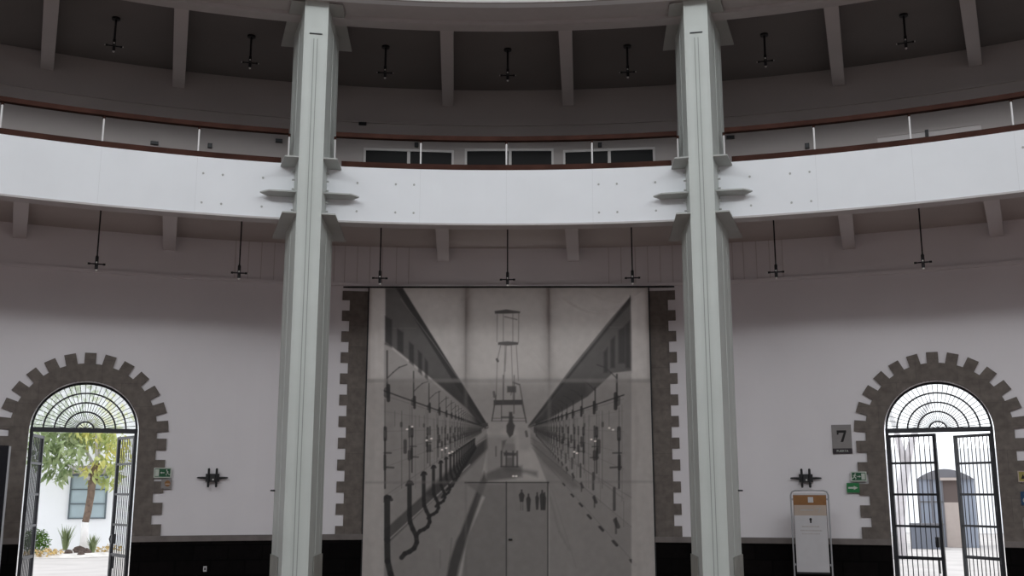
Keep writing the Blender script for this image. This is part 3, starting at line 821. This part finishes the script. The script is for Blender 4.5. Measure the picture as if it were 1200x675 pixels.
        if side:
            for k, (x, y) in enumerate(((642, 645), (600, 600), (568, 566), (540, 538), (520, 510), (500, 488), (480, 462))):
                m_ = 1 - .09 * k
                line(P(T, (x - 5 * m_, y - 6 * m_), (x + 3 * m_, y + 3 * m_)), 4.2 * m_, .05, .9)
                line(P(T, (x - 9 * m_, y - 8 * m_), (x - 2 * m_, y - 2 * m_)), 2.2 * m_, .08, .7)
            line(P(T, (405, 375), (640, 640)), .9, .2, .5); line(P(T, (402, 365), (637, 560)), 1.0, .14, .5); line(P(T, (402, 352), (637, 492)), .9, .15, .5)
            poly(P(T, (404, 345), (450, 385), (520, 470), (500, 470), (430, 410), (404, 370)), .13, .55, 3)
    # left: dark trench band and pale rails, S-shaped pipes
    poly(P(T, (60, 568), (300, 352), (302, 376), (62, 606)), .075, .8, 1.2)
    poly(P(T, (150, 480), (300, 345), (302, 380), (185, 500)), .06, .6, 2)
    line(P(T, (60, 500), (300, 352)), 1.1, .42, .6)
    line(P(T, (60, 600), (185, 486), (260, 415)), 1.7, .42, .75)
    for i in range(26):
        q = 1 / (1 + i * .00124 * 233)
        x = 300 - 233 * q
        f_ = lambda dx, y: T(x + dx * q, 335 + (y - 335) * q)
        w = max(.9, 7.2 * q)
        p = [f_(0, 492), f_(0, 590)]
        if i: p += [f_(2, 612), f_(10, 632), f_(20, 652), f_(22, 672), f_(14, 690), f_(0, 700), f_(-14, 706), f_(-24, 718)]
        else: p += [f_(1, 640), f_(8, 670), f_(18, 700)]
        line(p, w, .045, .95, .6)
        line([f_(-9, 500), f_(-4, 492), f_(6, 491), f_(10, 497)], w * .55, .05, .9)
    # floor streaks
    poly(P(C, (552, 215), (566, 255), (480, 500), (440, 640), (425, 720), (380, 720), (398, 620), (430, 520), (450, 480)), .055, .85, 1.6)
    line(P(C, (360, 560), (360, 640)), 1.4, .2, .5, 1); line(P(C, (410, 510), (398, 640)), 1.6, .18, .5, 1)
    poly(P(C, (470, 268), (650, 268), (650, 760), (440, 760), (480, 500), (555, 330)), .205, .8, 1.5)
    poly(P(D, (12, 268), (195, 268), (195, 760), (12, 760)), .255, .85, .8)
    poly(P(C, (560, 60), (690, 60), (690, 250), (560, 250)), .25, .6, 3)
    poly(P(C, (560, 225), (640, 190), (720, 190), (720, 240), (560, 262)), .12, .7, 2)
    poly(P(D, (0, 195), (60, 200), (150, 215), (150, 240), (100, 225), (0, 215)), .13, .6, 2)
    line(P(D, (195, 290), (245, 480), (290, 560)), 2, .22, .45, 1.5); line(P(D, (215, 300), (320, 640)), 1, .24, .4, 1)
    # far end: tower, lamps and machine on the axis
    poly(P(E_, (222, 82), (300, 70), (392, 84), (390, 96), (330, 98), (225, 100)), .085, .95, .5)
    line(P(E_, (290, 118), (370, 138)), 1.4, .13, .8)
    poly(P(E_, (245, 288), (310, 280), (380, 288), (378, 304), (310, 310), (245, 305)), .11, .95, .5)
    for x0, y0, x1, y1 in ((240, 100, 238, 285), (280, 100, 280, 290), (343, 100, 343, 285), (382, 98, 380, 285), (262, 310, 240, 410), (292, 310, 280, 680), (333, 310, 345, 680), (366, 310, 380, 540), (240, 410, 232, 690), (300, 310, 292, 480), (350, 540, 352, 690)):
        line(P(E_, (x0, y0), (x1, y1)), .9, .15, .8)
    line(P(E_, (238, 400), (244, 412)), 3, .1, .9)
    poly(P(G, (305, 70), (365, 70), (365, 112), (305, 112)), .10, .9, .8); line(P(G, (345, 45), (385, 60)), 2, .12, .8)
    line(P(G, (335, 100), (330, 130)), 1, .12, .8); line(P(G, (218, 110), (222, 140)), 3, .12, .8)
    poly(P(G, (216, 162), (408, 160), (408, 194), (216, 196)), .085, .95, .6)
    for y in (282, 300): line(P(G, (205, y), (430, y)), .9, .12, .8)
    for x0, y0, x1, y1 in ((222, 196, 205, 300), (268, 196, 268, 300), (350, 196, 350, 250), (405, 196, 432, 310), (232, 130, 205, 300), (388, 60, 432, 310), (280, 0, 280, 190), (352, 0, 352, 190)):
        line(P(G, (x0, y0), (x1, y1)), 1.3, .12, .85)
    poly(P(G, (318, 240), (340, 240), (345, 310), (358, 330), (345, 390), (322, 412), (300, 372), (300, 330), (315, 305)), .085, .95, .8)
    line(P(G, (270, 275), (345, 275)), 2.2, .1, .8)
    poly(P(G, (290, 450), (355, 450), (360, 500), (285, 500)), .27, .8, 1); poly(P(G, (280, 505), (368, 510), (365, 530), (285, 530)), .09, .9, .8)
    poly(P(G, (270, 430), (300, 425), (285, 470), (268, 520)), .12, .8, 1.2)
    for x in (268, 300, 345, 372): line(P(G, (x, 500), (x, 600)), 2.2, .1, .85)
    line(P(G, (265, 600), (380, 602)), 1.6, .1, .8); poly(P(G, (300, 540), (352, 540), (350, 600), (305, 600)), .12, .6, 1)
    poly(P(G, (190, 340), (270, 340), (268, 480), (200, 470)), .38, .45, 3); poly(P(G, (370, 340), (470, 340), (460, 500), (378, 500)), .31, .4, 3)
    line(P(G, (430, 370), (436, 400)), 3, .11, .8); line(P(G, (232, 470), (232, 530)), 2, .14, .7)
    for cx in (152, 172): line(P(G, (cx - 12, 350), (cx - 6, 320), (cx + 4, 316), (cx + 8, 345)), 1.2, .11, .8)
    # people on the far floor
    for x, y0, y1, w in ((80, 300, 350, 26), (110, 318, 392, 21), (148, 312, 384, 17), (170, 302, 386, 22), (180, 312, 386, 16)):
        poly(P(D, (x - w * .5, y0 + 18), (x - w * .25, y0 + 8), (x + w * .25, y0 + 8), (x + w * .5, y0 + 20), (x + w * .42, (y0 + y1) / 2 + 6), (x + w * .3, y1), (x - w * .3, y1), (x - w * .42, (y0 + y1) / 2 + 6)), .065, .95, .5)
        line(P(D, (x, y0 - 2), (x, y0 + 6)), 2.1, .07, .95)
    line(P(D, (76, 352), (76, 386)), .9, .12, .8); line(P(D, (85, 352), (85, 386)), .9, .12, .8)
    # small lamps of the hall caught in the print
    for cx, cy in ((477, 503), (483, 500), (500, 516), (505.5, 514), (518, 527), (523, 525), (526.5, 531), (530, 529.5), (714, 501.5), (718.5, 503.5), (693, 515), (697.5, 517), (673, 529.5), (676, 531), (601.5, 558), (605, 558)):
        line([(cx - .5, cy), (cx + .5, cy)], 1.7, 1.6, .75, .5)
    # canvas edges; shade of the frame bars behind painted as soft bands; door joints
    poly([(420, 330), (449.5, 330), (449.5, 710), (420, 710)], .55, .9, .5)
    poly([(740.5, 330), (780, 330), (780, 710), (740.5, 710)], .54, .9, .5)
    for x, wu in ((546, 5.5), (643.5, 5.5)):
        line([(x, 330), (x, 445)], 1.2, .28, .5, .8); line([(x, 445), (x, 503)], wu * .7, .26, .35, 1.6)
    line([(420, 446), (780, 446)], 4.5, .27, .5, 1.2)
    line([(429, 565.5), (780, 564.5)], 3, .24, .4, 1.2)
    line([(545, 565.5), (643, 565.5)], 1.6, .06, .85)
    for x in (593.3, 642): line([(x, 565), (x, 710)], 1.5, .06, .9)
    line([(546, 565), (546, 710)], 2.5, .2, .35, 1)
    # paper grain
    g = rng.normal(0, 1, (H // 6, W // 6)); g = np.kron(g, np.ones((6, 6)))
    g = np.pad(g, ((0, H - g.shape[0]), (0, W - g.shape[1])), mode='edge')
    k = np.ones(9) / 9
    for _ in range(2):
        g = np.apply_along_axis(lambda r: np.convolve(r, k, 'same'), 0, g); g = np.apply_along_axis(lambda r: np.convolve(r, k, 'same'), 1, g)
    img *= 1 + .045 * g + .018 * rng.normal(0, 1, img.shape)
    return img, (X0, X1, Y0, Y1)

def banner():
    Yb = 17.78
    e = empty('mural_banner', (0, Yb, 0)); tag(e, 'huge canvas mural of an old black and white switch hall between the columns', 'banner')
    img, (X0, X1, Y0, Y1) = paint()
    H, W = img.shape
    nx, nz = 470, 500
    hw, ht = 2.46, 5.115
    xs = np.linspace(-hw, hw, nx); zs = np.linspace(0.01, ht, nz)
    x, z = np.meshgrid(xs, zs)
    # the print as laid out on the sheet
    c, s = cos(YAW), sin(YAW)
    dx, dy, dz = x - CX, Yb - CY, z - CZ
    u, v = c * dx + s * dy, -s * dx + c * dy
    zc = np.cos(TILT) * v + np.sin(TILT) * dz; yc = np.cos(TILT) * dz - np.sin(TILT) * v
    px, py = 600 + F * u / zc, 337.5 - F * yc / zc
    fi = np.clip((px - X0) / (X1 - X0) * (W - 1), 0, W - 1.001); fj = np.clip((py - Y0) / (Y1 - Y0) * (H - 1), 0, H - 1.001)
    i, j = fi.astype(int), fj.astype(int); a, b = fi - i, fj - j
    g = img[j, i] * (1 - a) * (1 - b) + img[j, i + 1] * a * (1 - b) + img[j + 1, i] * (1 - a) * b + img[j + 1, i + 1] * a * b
    # soft folds in the hanging canvas
    t = z / ht
    y = .006 * np.sin(x * 9 + 1.3 * np.sin(z * 1.7)) * (.4 + .6 * t) + .004 * np.sin(x * 23 + z * 2)
    y += .016 * np.exp(-((x - 2.22 - .04 * np.sin(z * 3)) / .06) ** 2) - .012 * np.exp(-((x + 2.3) / .07) ** 2)
    def swag(cx0, cx1, sag, zt, amp, wd):
        m_ = (cx0 + cx1) / 2; hw_ = (cx1 - cx0) / 2
        zz = zt - sag * (1 - ((x - m_) / hw_) ** 2)
        return -amp * np.exp(-((z - zz) / wd) ** 2) * (np.abs(x - m_) < hw_) * np.clip((hw_ - np.abs(x - m_)) * 6, 0, 1)
    y += swag(.85, 2.35, .38, 5.06, .026, .03) + swag(1.4, 2.4, .2, 5.08, .016, .03) + swag(-1.3, -.6, .22, 5.08, .016, .03)
    for k in range(7):
        ang = -.75 - .08 * k
        d = (x - .1 - .16 * k) * sin(ang) - (z - 4.2 + .12 * k) * cos(ang) * 1
        y += -.007 * np.exp(-(d / .035) ** 2) * np.exp(-((x - .45) / .35) ** 2 - ((z - 3.9) / .6) ** 2)
    V = np.stack([x, y, z], -1).reshape(-1, 3)
    idx = np.arange(nx * nz).reshape(nz, nx)
    Q = np.stack([idx[:-1, :-1], idx[:-1, 1:], idx[1:, 1:], idx[1:, :-1]], -1).reshape(-1, 4)
    me = bpy.data.meshes.new('canvas')
    me.vertices.add(len(V)); me.vertices.foreach_set('co', V.ravel().astype(np.float32))
    me.loops.add(Q.size); me.loops.foreach_set('vertex_index', Q.ravel().astype(np.int32))
    me.polygons.add(len(Q)); me.polygons.foreach_set('loop_start', np.arange(0, Q.size, 4, dtype=np.int32))
    me.polygons.foreach_set('use_smooth', np.ones(len(Q), bool))
    me.update(calc_edges=True)
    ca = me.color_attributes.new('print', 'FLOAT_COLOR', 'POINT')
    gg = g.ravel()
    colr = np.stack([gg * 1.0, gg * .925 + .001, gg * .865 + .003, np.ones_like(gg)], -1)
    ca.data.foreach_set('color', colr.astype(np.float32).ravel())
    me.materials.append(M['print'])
    o = bpy.data.objects.new('canvas', me); COL.objects.link(o); o.parent = e
    fr = MB()
    for s in (-1, 1): fr.box(s * (hw + .012) - .012, s * (hw + .012) + .012, .0, .06, 0, ht + .02)
    fr.build('edge_gap_shade', M['black'], e)  # black strips stand in for the shadow gap along the canvas edges
    MB().box(-2.98, 2.98, -.02, .01, ht, ht + .028).build('top_rail', M['black'], e)
    def cxz(pxx, pyy):
        q = ray(pxx, pyy); tt = (Yb - CY) / q[1]; return CX + tt * q[0], CZ + tt * q[2]
    kx, kz = cxz(597, 632)
    k_ = MB().tube([(kx, .02, kz), (kx, -.04, kz)], .016, 8).build('door_knob', M['knob'], e)
    MB().tube([(kx - .005, -.04, kz), (kx + .05, -.042, kz)], .013, 8).build('lever', M['knob'], k_)
banner()

# ------------------------------------------------------------------ outside
struct(MB().sector(0, 360, 18.66, 140, -.2, -.005, 5).build('ground_outside', M['ext_ground']))

def leaf_cloud(mb, centre, rad, n, size, rnd, droop=.3):
    for _ in range(n):
        while True:
            d = Vector((rnd.uniform(-1, 1), rnd.uniform(-1, 1), rnd.uniform(-1, 1)))
            if d.length <= 1: break
        p = Vector(centre) + Vector((d.x * rad[0], d.y * rad[1], d.z * rad[2]))
        L = size * rnd.uniform(.7, 1.35); w = L * rnd.uniform(.28, .42)
        ax = Vector((rnd.uniform(-1, 1), rnd.uniform(-1, 1), rnd.uniform(-1, .5) - droop)).normalized()
        sd = ax.cross(Vector((rnd.uniform(-1, 1), rnd.uniform(-1, 1), rnd.uniform(-1, 1)))).normalized()
        up = ax.cross(sd)
        mid = p + ax * L * .5 + up * L * .06
        mb.add([p, p + ax * L * .3 + sd * w * .5, mid + sd * w * .42, p + ax * L, mid - sd * w * .42, p + ax * L * .3 - sd * w * .5], [(0, 1, 2, 4, 5), (2, 3, 4)])

TL = A_OP[-1][0]
def garden():
    rnd = random.Random(11)
    loc, rz = at(TL, 0)
    # white house across the garden
    DB = 31.0
    h = empty('garden_house', *at(TL, DB)); tag(h, 'white house wall with a grey window across the garden behind the tree', 'house')
    MB().box(-9, 9, 0, 5, 0, 4.6).build('wall', M['ext_wall'], h)
    x0, zb = frame_pt(80, 607.5, TL, DB); x1, zt = frame_pt(126.5, 557, TL, DB)
    w = MB().box(x0, x1, -.02, .02, zb, zt).build('window', M['win_blue'], h)
    g = MB(); t = .022
    for x in (x0, x1): g.box(x - t, x + t, -.05, .0, zb - t, zt + t)
    for k in range(4): z = zb + (zt - zb) * k / 3; g.box(x0, x1, -.045, .0, z - t * .8, z + t * .8)
    g.box((x0 * .48 + x1 * .52) - t, (x0 * .48 + x1 * .52) + t, -.045, 0, zb, zt)
    g.build('window_bars', M['win_frame'], w)
    xa, za = frame_pt(84, 555, TL, DB - .2); xb, zb2 = frame_pt(131, 546, TL, DB - .2)
    MB().box(xa, xb, -.3, .02, za, zb2).build('window_hood', M['ledge'], h)
    # bed of pale gravel
    b = MB(); prof = []
    for i in range(29):
        for jx in range(7):
            prof.append((-7 + .5 * i, 27.8 + jx * .5 + (.25 * sin(i * 1.7) if jx == 0 else 0), (0 if jx in (0, 6) else .05 + .035 * rnd.random())))
    fs = [(i * 7 + j_, (i + 1) * 7 + j_, (i + 1) * 7 + j_ + 1, i * 7 + j_ + 1) for i in range(28) for j_ in range(6)]
    b.add(prof, fs); struct(b.build('ground_gravel_bed', M['gravel'], None, loc, rz, True))
    # tree
    DT = 29.6
    tx, _ = frame_pt(102, 645, TL, DT)
    e = empty('garden_tree', *(lambda L: ((L[0], L[1], 0.0), rz))((Vector((DT * sin(radians(TL)), DT * cos(radians(TL)), 0)) + Vector((cos(-rz), -sin(-rz), 0)) * tx)))
    tag(e, 'leafy garden tree with lime-washed trunk foot seen through the open gate', 'tree')
    def Q(px, py, dy=0.0):
        x, z = frame_pt(px, py, TL, DT + dy); return (x - tx, dy, z)
    f = [Q(98.5, 642), Q(99, 625), Q(100, 612)]; f[0] = (f[0][0], 0, .03)
    MB().tube(f, [.115, .095, .085], 12).build('limewashed_foot', M['lime'], e, smooth=True)
    MB().tube([Q(100, 612), Q(103, 600), Q(106.5, 580), Q(108, 565), Q(109, 560)], [.085, .09, .092, .10, .12], 12).build('trunk', M['bark'], e, smooth=True)
    MB().tube([Q(109, 562), Q(111.5, 552), Q(113, 546), Q(113, 543)], [.13, .11, .12, .09], 10).build('trunk_stub', M['bark'], e, smooth=True)
    for p, r in (([Q(108, 562), Q(99, 557, -.1), Q(90, 551, -.3), Q(80, 545, -.5)], [.075, .055, .04, .02]),
                 ([Q(112, 546), Q(107, 540, .1), Q(101, 528, .2), Q(95, 515, .3), Q(88, 495, .3)], [.05, .042, .036, .03, .02]),
                 ([Q(113, 546), Q(116, 530, .1), Q(120, 516, .2), Q(126, 495, .3)], [.05, .042, .036, .02]),
                 ([Q(113, 546), Q(113, 520, -.1), Q(112, 480, -.2)], [.04, .034, .02])):
        MB().tube(p, r, 8).build('branch', M['pale_bark'], e, smooth=True)
    gm = MB()
    for px, py, rx, rz_, n in ((50, 512, .42, .32, 60), (62, 528, .42, .35, 70), (75, 515, .5, .4, 90), (58, 545, .28, .28, 46), (70, 556, .22, .22, 30), (85, 530, .4, .36, 66), (92, 512, .4, .3, 50), (80, 548, .2, .2, 22), (40, 530, .3, .4, 40), (60, 480, .8, .5, 80), (85, 455, .9, .6, 70), (47, 500, .35, .3, 40), (74, 500, .5, .3, 60)):
        leaf_cloud(gm, Q(px, py, rnd.uniform(-.5, .3)), (rx, .45, rz_), n, .26, rnd, .5)
    gm.build('foliage', M['leaf_g'], e)
    gm = MB()
    for px, py, rx, rz_, n in ((112, 512, .4, .3, 66), (128, 520, .38, .4, 80), (122, 540, .35, .3, 50), (134, 545, .3, .35, 60), (130, 562, .25, .22, 36), (105, 549, .22, .16, 26), (136, 515, .3, .4, 50), (118, 500, .5, .3, 60), (100, 505, .4, .25, 36), (130, 480, .7, .5, 60), (110, 560, .10, .12, 12), (143, 535, .25, .4, 40)):
        leaf_cloud(gm, Q(px, py, rnd.uniform(-.4, .3)), (rx, .45, rz_), n, .23, rnd, .5)
    gm.build('yellow_foliage', M['leaf_y'], e)
    # spiky plants, bush, rocks, dry litter
    def ground(px, D):
        x, _ = frame_pt(px, 645, TL, D)
        p = Vector((D * sin(radians(TL)), D * cos(radians(TL)), 0)) + Vector((cos(-rz), -sin(-rz), 0)) * x
        return (p.x, p.y, .02), rz
    def spiky(px, D, hgt, spread, n, lab):
        g = MB()
        for i in range(n):
            a = rnd.uniform(0, 2 * pi); s_ = rnd.uniform(.15, 1) * spread; hh = hgt * rnd.uniform(.65, 1.05)
            d = Vector((cos(a), sin(a), 0)); w = Vector((-d.y, d.x, 0)) * .022
            p0 = d * .03; p1 = d * s_ * .45 + Vector((0, 0, hh * .6)); p2 = d * s_ + Vector((0, 0, hh))
            g.add([p0 - w, p0 + w, p1 + w * .9, p1 - w * .9, p2], [(0, 1, 2, 3), (3, 2, 4)])
        o = g.build('spiky_plant', M['agave'], None, *ground(px, D)); tag(o, lab, 'plant', 'spiky plants under the tree')
    spiky(76, 29.9, .70, .30, 60, 'taller spiky grey-green plant beside the tree foot, on the window side edge')
    spiky(108.5, 28.75, .50, .22, 46, 'smaller spiky plant standing just behind the dark rocks by the tree foot')
    g = MB(); leaf_cloud(g, (0, 0, .34), (.33, .3, .30), 1100, .075, rnd, -.3)
    o = g.build('round_bush', M['bush'], None, *ground(41.5, 29.0)); tag(o, 'round clipped green bush close to the open gate leaf', 'bush')
    g = MB(); leaf_cloud(g, (0, 0, .10), (.45, .3, .10), 150, .11, rnd, .1)
    o = g.build('dry_leaves', M['dry'], None, *ground(50, 28.3)); tag(o, 'drift of dry yellow leaves on the gravel bed', 'leaves', kind='stuff')
    g = MB(); leaf_cloud(g, (0, 0, .10), (.35, .3, .12), 90, .11, rnd, .1)
    o = g.build('dry_leaves', M['dry'], None, *ground(128, 29.0)); tag(o, 'drift of dry leaves near the second gate leaf', 'leaves', kind='stuff')
    labs = ['largest dark lava rock in the heap at the tree foot', 'dark lava rock leaning on the side of the heap nearer the bush', 'small dark lava rock in front of the heap',
            'dark lava rock at the end of the heap nearer the open leaf']
    for (px, D, r), lab in zip(((93, 28.75, .13), (80.5, 28.5, .085), (95, 28.1, .07), (100.5, 28.5, .10)), labs):
        g = MB(); vs = []; n_, m_ = 10, 7; ph = rnd.uniform(0, 6)
        for i in range(m_ + 1):
            for k in range(n_):
                t_, a = pi * i / m_, 2 * pi * k / n_
                rr = r * (1 + .16 * sin(3 * a + ph) * sin(t_) + .12 * sin(2 * t_ * 2 + a * 2 + ph) + rnd.uniform(-.08, .08))
                vs.append((rr * 1.2 * sin(t_) * cos(a), rr * sin(t_) * sin(a), rr * .85 * cos(t_) + r * .7))
        g.add(vs, [(i * n_ + k, i * n_ + (k + 1) % n_, (i + 1) * n_ + (k + 1) % n_, (i + 1) * n_ + k) for i in range(m_) for k in range(n_)])
        o = g.build('lava_rock', M['rock'], None, *ground(px, D)); tag(o, lab, 'rock', 'lava rocks at the tree foot')
garden()

TR = A_OP[1][0]
def yard():
    rnd = random.Random(21)
    loc, rz = at(TR, 0)
    D = 33.0
    Z = lambda x, y: frame_pt(1030 + x / 3.647, 490 + y / 3.647, TR, D)
    xl, _ = Z(165, 300); xr, _ = Z(408, 300); _, zt = Z(275, 262); _, zp = Z(270, 219)
    e = empty('guard_booth', *at(TR, D)); tag(e, 'grey guard booth with an arched roof in the bright yard beyond the gate', 'booth')
    xm0, _ = Z(272, 300); xm1, _ = Z(345, 300); _, zb1 = Z(300, 360); 
    MB().box(xl, xm0, 0, 1.6, 0, zt).build('glazed_side', M['booth_glass'], e)
    g = MB()
    for x in (xl, (xl + xm0) / 2, xm0 - .04): g.box(x, x + .05, -.02, 0, 0, zt)
    for z in (.62, 1.25): g.box(xl, xm0, -.02, 0, z, z + .05)
    g.build('glazing_bars', M['booth_grey'], e)
    MB().box(xm0, xm1, 0, 1.6, 0, zb1).build('lower_panel', M['booth_beige'], e)
    MB().box(xm0, xm1, 0, 1.6, zb1, zt).build('upper_panel', M['booth_brown'], e)
    MB().box(xm1, xr, 0, 1.6, 0, zt).build('end_wall', M['booth_glass'], e)
    n = 12; poly_ = []
    for i in range(n + 1):
        u = i / n; poly_.append((xl - .02 + (xr - xl + .04) * u, zt + .01 + (zp - zt) * (sin(pi * (.15 + .7 * u)) - sin(pi * .15)) / (1 - sin(pi * .15))))
    MB().prism_y([(xl - .02, zt)] [::-1] + [(xr + .02, zt)] + poly_[::-1][1:-1], -.08, 1.7).build('arched_roof', M['booth_grey'], e)
    MB().box(xm0 - .05, xm1 + .03, -.14, 0, zt - .03, zt + .05).build('roof_edge', M['booth_beige'], e)
    # dark crate in front
    D2 = 32.0
    x0, z0 = frame_pt(1030 + 135 / 3.647, 490 + 455 / 3.647, TR, D2); x1, _ = frame_pt(1030 + 268 / 3.647, 600, TR, D2)
    o = empty('planter_box', *(lambda p: ((p[0], p[1], 0), rz))((Vector((D2 * sin(radians(TR)), D2 * cos(radians(TR)), 0)) + Vector((cos(-rz), -sin(-rz), 0)) * ((x0 + x1) / 2))))
    tag(o, 'slate grey planter box in front of the guard booth', 'planter')
    hw = (x1 - x0) / 2
    MB().box(-hw, hw, -.2, .2, 0, z0).build('box', M['slate'], o)
    MB().box(-hw - .03, hw + .03, -.23, .23, z0, z0 + .04).build('rim', M['booth_grey'], o)
    # pale tree
    D3 = 27.0
    tx, _ = frame_pt(1030 + 88 / 3.647, 640, TR, D3)
    t = empty('pale_tree', *(lambda p: ((p[0], p[1], 0), rz))((Vector((D3 * sin(radians(TR)), D3 * cos(radians(TR)), 0)) + Vector((cos(-rz), -sin(-rz), 0)) * tx)))
    tag(t, 'pale forked tree trunk behind the half-open gate leaf', 'tree')
    def Q(x, y, dy=0.0):
        a, z = frame_pt(1030 + x / 3.647, 490 + y / 3.647, TR, D3 + dy); return (a - tx, dy, z)
    MB().tube([(Q(85, 560)[0], 0, 0), Q(86, 440), Q(98, 300), Q(116, 195)], [.16, .13, .12, .125], 12).build('trunk', M['pale_bark'], t, smooth=True)
    MB().tube([Q(113, 205), Q(90, 120), Q(70, 40), Q(30, -60)], [.10, .085, .07, .05], 10).build('branch', M['pale_bark'], t, smooth=True)
    MB().tube([Q(116, 205), Q(135, 120), Q(160, 40, .2), Q(220, -80, .3)], [.10, .085, .075, .05], 10).build('branch', M['pale_bark'], t, smooth=True)
    # pale yard wall far behind
    b = MB().box(-12, 12, 44, 44.3, 0, 3.2)
    struct(b.build('wall_outside', M['ext_wall'], None, loc, rz))
yard()

# ------------------------------------------------------------------ light
w = bpy.data.worlds.new('overcast_sky'); SC.world = w; w.use_nodes = True
bg = w.node_tree.nodes['Background']; bg.inputs['Color'].default_value = (.93, .96, 1.0, 1); bg.inputs['Strength'].default_value = 2.1
def area(name, loc, rot, size, power, col, shape='DISK', size_y=None):
    l = bpy.data.lights.new(name, 'AREA'); l.shape = shape; l.size = size
    if size_y: l.size_y = size_y
    l.energy = power; l.color = col
    o = bpy.data.objects.new(name, l); COL.objects.link(o); o.location = loc; o.rotation_euler = rot
    return o
POWER = 480
for k in range(16):                      # daylight through each clerestory window
    a = radians(22.5 * k)
    wgt = .12 + .88 * ((1 - cos(a)) / 2) ** 1.5      # the bright half of the sky is behind the camera
    area('clerestory_daylight', (13.95 * sin(a), 13.95 * cos(a), 14.25), (pi / 2, 0, pi - a), 4.9, POWER * wgt, (.94, .97, 1.0), 'RECTANGLE', 2.1)

vs = SC.view_settings
vs.view_transform = 'Standard'; vs.look = 'None'; vs.gamma = 1.0; vs.exposure = 0.0; vs.use_curve_mapping = False
SC.display_settings.display_device = 'sRGB'
SC.cycles.use_denoising = True
SC.cycles.max_bounces = 8; SC.cycles.diffuse_bounces = 5
